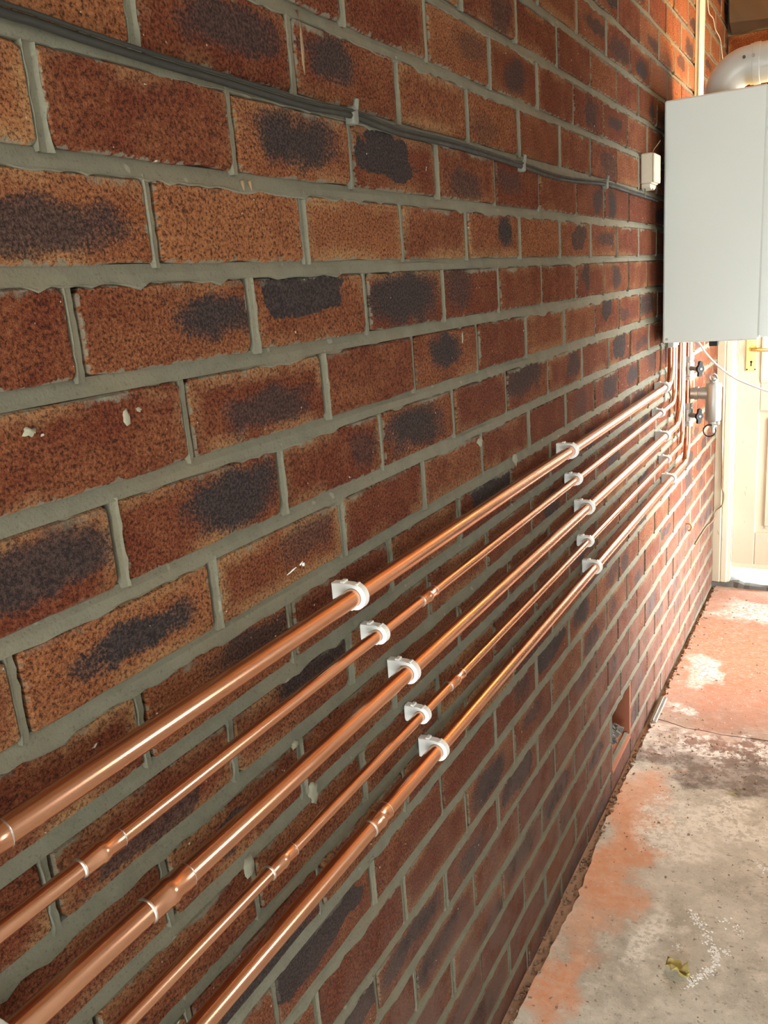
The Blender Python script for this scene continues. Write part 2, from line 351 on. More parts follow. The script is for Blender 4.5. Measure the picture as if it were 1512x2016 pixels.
PATCH=[(0.242,0.220,0.07,0.022,0.7,1),(0.338,0.130,0.075,0.025,0.85,1),(0.534,0.130,0.07,0.026,1.1,0),(-0.025,0.034,0.09,0.02,0.75,1),(0.414,0.222,0.05,0.022,0.8,1),(1.008,0.299,0.05,0.025,0.7,1),(0.822,0.310,0.06,0.02,0.4,1),(0.862,0.201,0.05,0.02,0.3,1),(0.774,0.112,0.06,0.02,0.6,1),(0.932,0.049,0.032,0.026,0.9,1),(0.171,-0.042,0.05,0.02,0.85,1),(0.319,-0.026,0.075,0.027,0.95,0),(0.549,-0.042,0.1,0.03,0.85,1),(0.233,-0.139,0.07,0.02,0.7,1),(0.674,-0.124,0.05,0.025,0.9,1),(-0.080,-0.214,0.09,0.022,0.8,1),(0.167,-0.218,0.07,0.03,0.9,1),(0.303,-0.225,0.07,0.03,1,0),(0.560,-0.218,0.08,0.03,0.85,1),(0.419,-0.219,0.03,0.02,0.5,1),(0.732,-0.032,0.05,0.03,0.6,1),(1.414,-0.032,0.03,0.03,0.8,1),(1.681,-0.044,0.04,0.025,0.8,1),(1.583,-0.112,0.05,0.025,0.9,0),(1.704,-0.213,0.06,0.03,0.9,0),(1.308,-0.214,0.04,0.03,0.7,1),(0.994,-0.202,0.09,0.03,0.75,1),(1.601,-0.303,0.07,0.03,0.8,1),(1.360,-0.309,0.05,0.03,0.4,1),(2.025,-0.129,0.1,0.03,0.8,1),(2.131,-0.283,0.1,0.04,0.6,1),(1.636,0.120,0.04,0.03,0.9,1),(0.010,-0.306,0.07,0.014,0.9,1),(0.162,-0.375,0.07,0.015,0.7,1),(0.270,-0.294,0.05,0.02,0.45,1),(0.275,-0.455,0.08,0.02,0.8,1),(0.826,-0.367,0.1,0.03,1,0),(1.333,-0.800,0.06,0.03,0.9,1),(1.107,-0.793,0.09,0.03,0.9,0),(1.917,-0.921,0.05,0.03,0.7,1),(2.733,-0.805,0.06,0.04,0.8,1),(2.240,-1.149,0.05,0.03,0.7,1),(1.631,-0.488,0.06,0.03,0.7,1),(1.980,-0.617,0.06,0.03,0.7,1),(0.938,-0.797,0.05,0.025,0.6,1),(1.345,-0.966,0.07,0.03,0.6,1),(1.379,-1.158,0.05,0.03,0.7,1),(0.753,-0.895,0.07,0.025,0.9,1),(0.883,-0.970,0.09,0.03,1,0),(0.658,-0.987,0.05,0.02,0.8,1),(0.886,-1.141,0.08,0.03,0.8,1),(1.464,-1.426,0.06,0.025,0.8,1),(1.250,-1.426,0.08,0.018,0.8,1),(1.178,-1.260,0.06,0.025,0.5,1),(1.526,-1.129,0.08,0.03,0.6,1),(0.209,-0.795,0.1,0.026,1.05,0),(0.276,-0.965,0.07,0.025,0.9,0),(0.433,-0.972,0.09,0.018,0.9,1),(0.504,-1.060,0.1,0.02,0.8,1),(0.108,-0.753,0.1,0.03,0.9,1),(0.751,-1.192,0.09,0.03,0.7,1),(1.054,-1.411,0.07,0.02,0.8,1),(0.676,-1.337,0.09,0.03,0.6,1),]
TONE=[(0.203,0.047,0.95),(0.427,0.042,0.75),(0.347,0.131,0.6),(-0.022,0.125,0.9),(0.048,0.177,0.8),(0.663,0.040,0.4),(0.687,0.216,0.45),(0.409,0.193,0.3),(0.097,0.134,0.2),(-0.017,-0.123,0.2),(-0.039,-0.028,0.15),(0.082,-0.049,0.4),(0.412,-0.117,0.2),(-0.031,-0.309,0.7),(0.266,-0.317,0.3),(1.189,0.040,0.6),(0.815,0.317,0.6),(0.985,0.218,0.55),(0.082,-0.376,0.5),(0.316,-0.040,0.4),(-0.006,0.036,0.6),]
Y0, Y1 = -1.25, 3.50
BED, PERP = 0.0138, 0.0100
rng = random.Random(11)
def row_joints(r):
    js = list(JOINTS.get(r, [0.1125 if r % 2 == 0 else 0.002]))
    if r not in JOINTS: js = [js[0] + rng.uniform(-.004, .004)]
    while js[0] > Y0: js.insert(0, js[0] - 0.2250 + rng.uniform(-.005, .005))
    while js[-1] < Y1: js.append(js[-1] + 0.2250 + rng.uniform(-.005, .005))
    return js
VENT = (1.600, 1.812, -16, -15)           # air brick two courses high
wall = None
def proj_px(q):
    d = Vector(q) - M.translation; zc = d.dot(cw)
    if zc < 0.05: return None
    return 756 + 1631.35 * d.dot(cr) / zc, 1008 - 1631.35 * d.dot(cu) / zc
def brick_geo(y0, y1, z0, z1, seed, face_x=0.0):
    r_ = random.Random(seed)
    cy, cz = (y0 + y1) / 2, (z0 + z1) / 2; hy, hz = (y1 - y0) / 2, (z1 - z0) / 2
    loop = []; nl = max(3, int(hy * 2 / 0.034)); ns = 3
    cut = lambda: r_.uniform(0.0015, 0.006)
    c = [cut() for _ in range(4)]
    def side(ax, ay, bx, by, n):
        for i in range(n + 1):
            t = i / n; loop.append((ax + (bx - ax) * t, ay + (by - ay) * t))
    side(-hy + c[0], -hz, hy - c[1], -hz, nl); side(hy, -hz + c[1], hy, hz - c[2], ns - 1)
    side(hy - c[2], hz, -hy + c[3], hz, nl); side(-hy, hz - c[3], -hy, -hz + c[0], ns - 1)
    jit = [(a - math.copysign(abs(r_.gauss(0, .0011)), a) * (abs(a) > hy - .012), b - math.copysign(abs(r_.gauss(0, .0011)), b) * (abs(b) > hz - .012)) for a, b in loop]
    n = len(jit); fx = face_x + r_.uniform(-.0016, .0012); tl = r_.uniform(-.006, .006); tz = r_.uniform(-.010, .010)
    vs = []; uv = []
    for (a, b) in jit:                      # face
        k = 0.0022; a2 = a - math.copysign(min(k, abs(a)), a) * (abs(a) > hy - .012); b2 = b - math.copysign(min(k, abs(b)), b) * (abs(b) > hz - .012)
        vs.append((fx + a2 * tl + b2 * tz, cy + a2, cz + b2)); uv.append((a2, b2))
    for (a, b) in jit: vs.append((fx - .0026 + a * tl + b * tz, cy + a, cz + b)); uv.append((a, b))
    for (a, b) in jit: vs.append((-0.014, cy + a * .995, cz + b * .99)); uv.append((a, b))
    fs = [tuple(range(n))]
    for q in range(2):
        for i in range(n): fs.append((q*n+i, (q+1)*n+i, (q+1)*n+(i+1) % n, q*n+(i+1) % n))
    return vs, fs, uv, (hy, hz)
def tones(cy, cz, hy, hz, r_):
    tone = min(0.75, max(0.02, r_.gauss(0.17, 0.15)))
    for (ty, tz_, tv) in TONE:
        if abs(ty - cy) < hy and abs(tz_ - cz) < hz: tone = tv
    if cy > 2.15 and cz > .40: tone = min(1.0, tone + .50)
    pt = None
    for (py, pz, w, h, s, soft) in PATCH:
        if abs(py - cy) < hy + .004 and abs(pz - cz) < hz + .006:
            pt = (py - cy, pz - cz, w, h, s, soft)
    near = cy < 0.85
    if pt is None:
        if (r_.random() < (0.42 if not near else 0.12)) and not (near and cz > -0.36):
            pt = (r_.uniform(-.06, .06), r_.uniform(-.015, .012), r_.uniform(.03, .095), r_.uniform(.014, .032), r_.uniform(.45, .95), r_.choice([0, 1, 1]))
        else: pt = (0, 0, .03, .02, 0.0, 1)
    och = min(1.0, max(0.0, r_.gauss(0.42 if near else 0.20, 0.3))); smear = 1.0 if r_.random() < .8 else .35
    return tone, pt, och, smear
def fill_attrs(me, data):
    n = len(me.vertices)
    for name in ('b_uv', 'b_hs', 'b_patch', 'b_extra'):
        at = me.attributes.new(name, 'FLOAT_COLOR', 'POINT')
        at.data.foreach_set('color', [x for q in data[name] for x in q])
wall = empty('wall_left_tmp'); bpy.data.objects.remove(wall)
cells = []
for r in range(-18, 13):
    js = row_joints(r); zb = Z_BED[r] + BED / 2; zt = Z_BED[r + 1] - BED / 2
    for i in range(len(js) - 1):
        a, b = js[i] + PERP / 2, js[i + 1] - PERP / 2
        a, b = max(a, Y0), min(b, Y1)
        if b - a < 0.03: continue
        if r in (-16, -15) and b > VENT[0] and a < VENT[1]:
            for (p, q) in ((a, VENT[0] - .008), (VENT[1] + .008, b)):
                if q - p > 0.03: cells.append((r, p, q, zb, zt))
            continue
        cells.append((r, a, b, zb, zt))
def seen_area(c):
    pts = [proj_px((0, y, z)) for y, z in ((c[1], c[3]), (c[2], c[3]), (c[2], c[4]), (c[1], c[4]))]
    if any(q is None for q in pts): return 0.0
    # clip to the frame (Sutherland-Hodgman)
    poly = pts
    for ax, lim, sg in ((0, 0, 1), (0, 1512, -1), (1, 0, 1), (1, 2016, -1)):
        out = []
        for i in range(len(poly)):
            p, q = poly[i], poly[(i + 1) % len(poly)]
            ip, iq = sg * (p[ax] - lim) >= 0, sg * (q[ax] - lim) >= 0
            if ip: out.append(p)
            if ip != iq:
                t = (lim - p[ax]) / (q[ax] - p[ax]); out.append((p[0] + (q[0] - p[0]) * t, p[1] + (q[1] - p[1]) * t))
        poly = out
        if not poly: return 0.0
    A = abs(sum(poly[i][0] * poly[(i+1) % len(poly)][1] - poly[(i+1) % len(poly)][0] * poly[i][1] for i in range(len(poly)))) / 2
    if c[2] > 2.30 and 1300 < pts[0][0] and -0.25 < c[3] < 0.40: A *= 0.02      # behind the boiler
    return A
cells.sort(key=seen_area, reverse=True)

# mortar: one continuous body, struck bed joints with ragged lips, raked perpends
mb = MB()
for (ya_, yb_, za_, zb_) in ((Y0, VENT[0] - .004, -1.56, 1.13), (VENT[1] + .004, Y1, -1.56, 1.13), (VENT[0] - .004, VENT[1] + .004, -1.56, -1.374), (VENT[0] - .004, VENT[1] + .004, -1.203, 1.13)):
    mb.add([(-.014, ya_, za_), (-.014, yb_, za_), (-.014, yb_, zb_), (-.014, ya_, zb_)], [(0, 1, 2, 3)])
rm = random.Random(5)
def smooth_noise(n, amp, step):
    k = [rm.gauss(0, amp) for _ in range(n // step + 3)]
    return [k[i // step] * (1 - (i % step) / step) + k[i // step + 1] * ((i % step) / step) for i in range(n)]
for r in range(-17, 13):
    zc = Z_BED[r]; ya = Y0; step = 0.0065; n = int((Y1 - Y0) / step)
    wv = smooth_noise(n + 1, .0016, 24); dp = smooth_noise(n + 1, .0011, 14); lp = smooth_noise(n + 1, .0016, 5); lq = smooth_noise(n + 1, .0017, 2); l3 = smooth_noise(n + 1, .0022, 40)
    rows = []
    for i in range(n + 1):
        y = min(ya + i * step, Y1); ztop = zc + BED / 2; zbot = zc - BED / 2
        lip = max(0.0, .0006 + lp[i] + lq[i] + l3[i])
        d = dp[i]
        prof = [(-.0130, ztop + .004), (-.0052 + d, ztop + .0012), (-.0040 + d, ztop - .002), (-.0018 + d * .6, zc + wv[i]), (.0002 + d * .4, zbot), (.0010 if lip > 0 else 0, zbot - lip * .7), (.0002, zbot - lip), (-.0060, zbot - lip - .0012)]
        rows.append([(px_, y, pz_) for px_, pz_ in prof])
    vv = [q for row in rows for q in row]; m_ = 8
    fs = [(i*m_+k, i*m_+k+1, (i+1)*m_+k+1, (i+1)*m_+k) for i in range(n) for k in range(m_-1)
          if not (r == -15 and VENT[0] - .004 < rows[i][0][1] < VENT[1] + .004)]
    mb.add(vv, fs)
perps = set()
for c in cells:
    for yy in (c[1] - PERP / 2, c[2] + PERP / 2): perps.add((c[0], round(yy, 4)))
for (r, yy) in sorted(perps):
    if not (Y0 < yy < Y1): continue
    z0, z1 = Z_BED[r] + BED * .3, Z_BED[r + 1] - BED * .3
    n = 10; groove = rm.choice([-1, 1, 1, 1, 0]); deep = rm.uniform(.007, .011); gw = rm.uniform(.0022, .0040)
    vv = []
    for i in range(n + 1):
        z = z0 + (z1 - z0) * i / n; j = rm.gauss(0, .0005); lipL = abs(rm.gauss(0, .0012)); lipR = abs(rm.gauss(0, .0012)); hw = PERP / 2
        if groove > 0: prof = [(-.012, -hw - .002), (.0006, -hw - lipL), (-.0008, -hw + .002), (-.0015, hw - gw + j), (-.0020 - deep, hw - gw + .0006 + j), (-.0020 - deep, hw + .001)]
        elif groove < 0: prof = [(-.0020 - deep, -hw - .001), (-.0020 - deep, -hw + gw - .0006 + j), (-.0015, -hw + gw + j), (-.0008, hw - .002), (.0006, hw + lipR), (-.012, hw + .002)]
        else: prof = [(-.012, -hw - .002), (.0004, -hw - lipL), (-.0022, -hw + .002), (-.0026, hw - .002), (.0004, hw + lipR), (-.012, hw + .002)]
        vv += [(px_, yy + py_, z) for px_, py_ in prof]
    mb.add(vv, [(i*6+k, i*6+k+1, (i+1)*6+k+1, (i+1)*6+k) for i in range(n) for k in range(5)])
wall = mb.build('wall_left', MORTAR)
tag(wall, 'long wall of rustic red brick with dark kiln marks and grey struck mortar', 'wall', kind='structure')

def make_brick(c, seed):
    r, a, b, zb, zt = c; r_ = random.Random(seed * 13 + 5)
    vs, fs, uv, (hy, hz) = brick_geo(a, b, zb, zt, seed)
    cy, cz = (a + b) / 2, (zb + zt) / 2
    tone, pt, och, smear = tones(cy, cz, hy, hz, r_); n = len(vs); sd = seed * 0.731
    return vs, fs, {'b_uv': [(u, v, sd, 1) for u, v in uv], 'b_hs': [(hy, hz, tone, 1)] * n,
                    'b_patch': [(pt[0], pt[1], pt[2], pt[3])] * n, 'b_extra': [(pt[4], float(pt[5]), och, smear)] * n}
rest_v, rest_f, rest_d = [], [], {'b_uv': [], 'b_hs': [], 'b_patch': [], 'b_extra': []}
for i, c in enumerate(cells):
    vs, fs, d = make_brick(c, i + 1)
    if i < 300:
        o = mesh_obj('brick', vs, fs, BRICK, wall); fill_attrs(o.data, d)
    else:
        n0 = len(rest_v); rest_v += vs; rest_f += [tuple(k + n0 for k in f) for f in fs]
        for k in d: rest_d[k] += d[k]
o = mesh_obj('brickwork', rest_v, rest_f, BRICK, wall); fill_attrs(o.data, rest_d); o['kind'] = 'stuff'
# mortar blobs, paint flecks and old drips stuck to the face of the wall
def splash(name, y, z, ry, rz, th, mat, seed, rot=0.0):
    r_ = random.Random(seed); n = 14; v = [(th, y, z)]; c_, s_ = math.cos(rot), math.sin(rot)
    for ring, (k, x) in enumerate(((.55, th * .95), (1.0, .0002), (1.02, -.004))):
        rnd = random.Random(seed)
        for i in range(n):
            a = 2 * math.pi * i / n; q = k * rnd.uniform(.62, 1.25); u, w = ry * q * math.cos(a), rz * q * math.sin(a)
            v.append((x, y + u * c_ - w * s_, z + u * s_ + w * c_))
    f = [(0, 1 + i, 1 + (i + 1) % n) for i in range(n)]
    for q in range(2): f += [(1 + q*n + i, 1 + (q+1)*n + i, 1 + (q+1)*n + (i+1) % n, 1 + q*n + (i+1) % n) for i in range(n)]
    return mesh_obj(name, v, f, mat, wall, True)
PALE = plain('pale_mortar_blob', (0.24, 0.225, 0.16), 0.9, vary=0.25, scale=150, bump=0.4)
for i, (y, z, a, b_, t) in enumerate(((-.059, -.112, .0065, .0040, .004), (.037, -.117, .0050, .0075, .002), (.052, -.113, .0045, .003, .0015), (.234, -.600, .010, .015, .0015), (.106, -.609, .010, .012, .006), (.209, -.521, .007, .006, .003), (.781, -.283, .010, .008, .0015), (.939, -.347, .010, .012, .001), (.732, -.111, .003, .010, .001))):
    splash('mortar_splash', y, z, a, b_, t, PALE, 40 + i)
for i, (y, z, a, b_, ro) in enumerate(((.240, -.3225, .010, .0011, .18), (.262, -.3225, .0032, .0026, 0), (.258, -.320, .004, .001, .4))):
    splash('paint_fleck', y, z, a, b_, .0012, WHITE_PL, 60 + i, ro)
for i, (y, z, a, b_) in enumerate(((.359, .222, .0030, .030), (.201, .147, .0028, .0085), (.232, .0775, .0014, .0065), (.244, .0775, .0014, .0065))):
    splash('dark_drip', y, z, a, b_, .0008, OLDWIRE, 70 + i)

# ------------------------------------------------------------------ floor, end wall, door, right wall, ceiling
FZ = lambda y: -1.425 - 0.018 * (y - 0.8)
RX = 1.15
def sloped(name, loop, depth, mat, parent=None):
    n = len(loop); b = MB()
    b.add([(x, y, FZ(y)) for x, y in loop] + [(x, y, FZ(y) - depth) for x, y in loop],
          [tuple(range(n)), tuple(range(2*n-1, n-1, -1))] + [(i, n+i, n+(i+1) % n, (i+1) % n) for i in range(n)])
    return b.build(name, mat, parent)
b = MB(); b.add([(-.02, -2.4, FZ(-2.4) - .016), (RX, -2.4, FZ(-2.4) - .016), (RX, 3.45, FZ(3.45) - .016), (-.02, 3.45, FZ(3.45) - .016)], [(0, 1, 2, 3)])
floor = tag(b.build('floor', DIRT), 'dusty stained concrete floor strewn with grit', 'floor', kind='structure')
re_ = random.Random(3)
EDGE = [(-2.4, .03), (0.75, .025), (0.93, .032), (1.02, .031), (1.10, .041), (1.22, .032), (1.43, .022), (1.8, .02), (2.02, .022)]
def edge_x(y):
    for (a, xa), (c, xc) in zip(EDGE, EDGE[1:]):
        if a <= y <= c: return xa + (xc - xa) * (y - a) / (c - a)
    return .018
def ragged(y0, y1, st=.018):
    out = []; y = y0
    while y < y1: out.append((edge_x(y) + re_.gauss(0, .0022), y)); y += st
    return out
crack = [(.024, 2.052), (.06, 2.046), (.124, 2.025), (.18, 2.028), (.23, 2.022), (.30, 2.031), (.361, 2.037), (.6, 2.03), (1.0, 2.05), (RX, 2.045)]
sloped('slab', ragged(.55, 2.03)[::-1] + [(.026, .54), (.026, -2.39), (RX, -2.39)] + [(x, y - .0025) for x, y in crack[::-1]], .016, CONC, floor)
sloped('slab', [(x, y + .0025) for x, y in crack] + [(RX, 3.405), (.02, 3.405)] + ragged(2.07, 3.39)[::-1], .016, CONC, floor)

EY = 3.43
DX0, DX1, DZ0, DZ1 = 0.078, 0.838, -1.380, 0.500
wb = MB()
wb.box((.0, EY + .012, DZ1 + .075), (RX, EY + .12, 1.12)); wb.box((DX1 + .08, EY + .012, -1.56), (RX, EY + .12, DZ1 + .075))
wall_end = tag(wb.build('wall_end', MORTAR), 'brick end wall above the cream door', 'wall', kind='structure')
ex_v, ex_f, ex_d = [], [], {'b_uv': [], 'b_hs': [], 'b_patch': [], 'b_extra': []}
row = 0; z = -1.47
while z < 0.95:
    off = .1125 * (row % 2); x = -off + .004
    while x < RX:
        a, c2 = max(.003, x), min(RX, x + .216)
        above = z > DZ1 + .06
        if not above: a = max(a, DX1 + .085)
        if c2 - a > .03:
            seed = 5000 + row * 40 + int(x * 10)
            vs, fs, d = make_brick((0, a, c2, z, z + .0705), seed)
            vs = [(q[1], EY + .012 - q[0] - .012, q[2]) for q in vs]
            if above:
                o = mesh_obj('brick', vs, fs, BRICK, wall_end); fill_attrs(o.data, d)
            else:
                n0 = len(ex_v); ex_v += vs; ex_f += [tuple(k + n0 for k in f) for f in fs]
                for k in d: ex_d[k] += d[k]
        x += .225
    z += .0857; row += 1
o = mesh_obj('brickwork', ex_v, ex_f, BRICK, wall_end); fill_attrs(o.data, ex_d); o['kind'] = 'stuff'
b = MB(); rb = random.Random(8); n = 24
for i in range(n):
    pass
prof = [(EY - .11, .842), (EY - .02, .826), (EY + .0, .83), (EY, .985), (EY - .10, .99), (EY - .118, .93)]
vv = []; ff = []
for i in range(n + 1):
    x = .022 + (RX - .03) * i / n
    vv += [(x, y + rb.gauss(0, .004), z + rb.gauss(0, .004)) for y, z in prof]
for i in range(n): ff += [(i*6+k, (i+1)*6+k, (i+1)*6+(k+1) % 6, i*6+(k+1) % 6) for k in range(6)]
ff += [(0, 1, 2, 3, 4, 5), tuple(n*6+k for k in (5, 4, 3, 2, 1, 0))]
b.add(vv, ff)
tag(b.build('timber_beam', TIMBER), 'rough dark timber beam across the top of the end wall', 'beam')

# door in the end wall
door = tag(empty('door_1', (.45, 3.42, -1.38)), 'worn cream panelled back door with glazed upper half', 'door', kind='structure')
def rel(mb_, name, mat, parent, base, **kw):
    o = mb_.build(name, mat, None, **kw)
    o.parent = parent; o.matrix_parent_inverse = Matrix.Translation(-Vector(base)); return o
DB = (.45, 3.42, -1.38)
f = MB()
for sx in (0, 1):
    X = (lambda v: v) if sx == 0 else (lambda v: .916 - v)
    pr = [(X(.000), EY - .025), (X(.030), EY - .030), (X(.034), EY - .022), (X(.038), EY - .026), (X(.058), EY - .026), (X(.062), EY - .018), (X(.074), EY - .016), (X(.074), EY + .06), (X(.000), EY + .06)]
    f.prism(pr, 'z', -1.449, DZ1 + .075)
f.box((.074, EY - .02, DZ1 + .006), (.842, EY + .06, DZ1 + .075), .004)
rel(f, 'door_frame', PAINT, door, DB)
LY = EY - .002
PX0, PX1, PZ0, PZ1 = .172, .744, -.527, .40
l = MB()
l.box((DX0, LY, DZ0), (PX0, LY + .042, DZ1), .003); l.box((PX1, LY, DZ0), (DX1, LY + .042, DZ1), .003)
l.box((PX0, LY, PZ1), (PX1, LY + .042, DZ1), .003); l.box((PX0, LY, -.66), (PX1, LY + .042, PZ0), .003); l.box((PX0, LY, DZ0), (PX1, LY + .042, -1.21), .003)
leaf = rel(l, 'door_leaf', PAINT, door, DB)
pn = MB(); pn.box((PX0 - .002, LY + .014, -1.214), (PX1 + .002, LY + .03, -.656)); pn.box((.205, LY + .006, -1.180), (PX1 - .033, LY + .02, -.690), .005)
rel(pn, 'door_panel', PAINT, door, DB)
bd = MB()
for a, c in (((PX0, LY - .004, PZ0 - .012), (PX1, LY + .012, PZ0 + .004)), ((PX0 - .002, LY - .004, PZ0), (PX0 + .010, LY + .012, PZ1)), ((PX1 - .010, LY - .004, PZ0), (PX1 + .002, LY + .012, PZ1))): bd.box(a, c, .002)
rel(bd, 'glazing_bead', PAINT, door, DB)
g = MB(); g.box((PX0, LY + .018, PZ0), (PX1, LY + .022, PZ1)); rel(g, 'glass_pane', GLASS, door, DB)
wbd = MB(); wbd.prism([(LY - .014, DZ0 + .004), (LY - .002, DZ0 + .022), (LY + .01, DZ0 + .022), (LY + .01, DZ0 + .002)], 'x', DX0 + .002, DX1 - .004)
rel(wbd, 'weather_board', PAINT, door, DB)
hp = MB(); hp.box((.111, LY - .004, -.486), (.153, LY, -.330), .0012)
plate = rel(hp, 'handle_plate', BRASS, door, DB)
kh = MB(); kh.tube([(.132, LY - .0046, -.448), (.132, LY - .0030, -.448)], .0050, 14); kh.box((.1295, LY - .0046, -.466), (.1345, LY - .0030, -.449))
o = rel(kh, 'keyhole', DARK, plate, (0, 0, 0)); o.matrix_parent_inverse = plate.matrix_parent_inverse.inverted() @ Matrix.Identity(4) if False else Matrix.Identity(4)
sc = MB()
for sx in (.116, .148):
    for sz in (-.480, -.336): sc.tube([(sx, LY - .0055, sz), (sx, LY - .003, sz)], .0035, 10)
o2 = rel(sc, 'screw', DARK, plate, (0, 0, 0)); o2.matrix_parent_inverse = Matrix.Identity(4)
hv = MB(); hv.tube([(.132, LY - .003, -.392), (.132, LY - .018, -.392)], .012, 16); hv.tube([(.132, LY - .018, -.392), (.132, LY - .040, -.392), (.136, LY - .046, -.392), (.160, LY - .048, -.393), (.215, LY - .046, -.398), (.236, LY - .044, -.402)], [.008, .008, .0085, .0085, .0075, .006], 12)
o3 = rel(hv, 'lever_handle', BRASS, plate, (0, 0, 0), auto=40); o3.matrix_parent_inverse = Matrix.Identity(4)
th = MB(); rt = random.Random(4); nn = 40; vv = []; ff = []
for i in range(nn + 1):
    x = .0 + .93 * i / nn; top = -1.449 + (.012 * max(0, 1 - abs(x - .10) / .04) if x < .14 else 0) + rt.gauss(0, .0018)
    vv += [(x, 3.402 + rt.gauss(0, .003), -1.56), (x, 3.404 + rt.gauss(0, .003), top - .006), (x, 3.416, top), (x, 3.56, top), (x, 3.56, -1.56)]
for i in range(nn): ff += [(i*5+k, (i+1)*5+k, (i+1)*5+k+1, i*5+k+1) for k in range(4)]
th.add(vv, ff); rel(th, 'threshold', SLATE, door, DB)

# right wall with a side window, ceiling (outside the frame)
WINS = [(.69, 1.01, -.42, .02), (2.22, 3.22, -1.40, .40)]
r_ = MB(); ys_ = [-2.4, .69, 1.01, 2.22, 3.22, EY + .12]
for i in range(5):
    if i % 2 == 0: r_.box((RX, ys_[i], -1.60), (RX + .11, ys_[i+1], 1.12))
    else:
        w_ = WINS[i // 2]; r_.box((RX, ys_[i], -1.60), (RX + .11, ys_[i+1], w_[2])); r_.box((RX, ys_[i], w_[3]), (RX + .11, ys_[i+1], 1.12))
tag(r_.build('wall_right', RENDER_M), 'whitewashed side wall with two windows', 'wall', kind='structure')
rw = MB(); rw.box((-.1, -2.50, -.30), (RX + .11, -2.40, 1.12)); tag(rw.build('wall_rear', RENDER_M), 'rear wall above the open garage door', 'wall', kind='structure')
for i, (WY0, WY1, WZ0, WZ1) in enumerate(WINS):
    wf = MB()
    for a, c in (((RX + .03, WY0, WZ0), (RX + .08, WY0 + .04, WZ1)), ((RX + .03, WY1 - .04, WZ0), (RX + .08, WY1, WZ1)), ((RX + .03, WY0 + .04, WZ0), (RX + .08, WY1 - .04, WZ0 + .04)), ((RX + .03, WY0 + .04, WZ1 - .04), (RX + .08, WY1 - .04, WZ1))): wf.box(a, c, .004)
    win = tag(wf.build('window_%d' % (i + 1), PAINT), ['near side window in the whitewashed wall', 'tall far side window by the end door'][i], 'window', kind='structure')
    g = MB(); g.box((RX + .052, WY0 + .04, WZ0 + .04), (RX + .056, WY1 - .04, WZ1 - .04)); g.build('pane', GLASS, win)
cb = MB(); cb.box((-.1, -2.4, 1.12), (RX + .11, EY + .12, 1.15)); ceil_ = tag(cb.build('ceiling', BOARD), 'boarded garage roof', 'ceiling', kind='structure')

# ------------------------------------------------------------------ copper pipes
def pipe_path(y0, yr, zc, xc, R, ztop):
    pts = [(xc, y0, zc)]; y = y0
    while y < yr - R - .12: y += .12; pts.append((xc, y, zc))
    pts.append((xc, yr - R, zc))
    for i in range(1, 11):
        a = math.pi / 2 * i / 10; pts.append((xc, yr - R + R * math.sin(a), zc + R - R * math.cos(a)))
    pts.append((xc, yr, (zc + R + ztop) / 2)); pts.append((xc, yr, ztop)); return pts
PIPES = [  # z, x, radius, riser y, bend radius, [coupling centre y, length], label
    (-.3775, .030, .0110, 2.222, .062, [(-.181, .034)], 'topmost thick copper pipe along the brick wall'),
    (-.4490, .026, .0075, 2.300, .048, [(-.086, .040), (.508, .040)], 'thin copper pipe, second from the top'),
    (-.5285, .030, .0110, 2.378, .085, [(-.030, .048)], 'thick middle copper pipe of the five on the wall'),
    (-.6120, .026, .0075, 2.448, .050, [(.130, .040), (.580, .046)], 'thin copper pipe, second from the bottom of the five'),
    (-.6860, .030, .0110, 2.520, .066, [(.322, .040)], 'lowest thick copper pipe nearest the floor')]
for (zc, xc, rr, yr, R, cps, lab) in PIPES:
    t = MB().tube(pipe_path(-1.2, yr, zc, xc, R, -.2475), rr, 28)
    pipe = tag(t.build('copper_pipe', COPPER, None, auto=50), lab, 'pipe', 'copper heating pipes on the brick wall')
    MB().tube([(xc, yr, -.268), (xc, yr, -.2475)], rr * 1.5, 6).build('compression_nut', STEEL, pipe)
    for (cy, ln) in cps:
        h = ln / 2; e = rr + .0014
        c = MB().tube([(xc, cy - h, zc), (xc, cy - h, zc), (xc, cy - h * .22, zc), (xc, cy - h * .16, zc), (xc, cy + h * .16, zc), (xc, cy + h * .22, zc), (xc, cy + h, zc), (xc, cy + h, zc)],
                      [rr, e, e, e + .0007, e + .0007, e, e, rr], 28, False)
        cp = c.build('coupling', COPPER, pipe, auto=40)
        for s in (-1, 1):
            yy = cy + s * (h + .0005)
            MB().tube([(xc, yy - .0016, zc), (xc, yy - .0006, zc), (xc, yy + .0006, zc), (xc, yy + .0016, zc)], [rr, rr + .0012, rr + .0012, rr], 24, False).build('solder_ring', SOLDER, cp, auto=60)

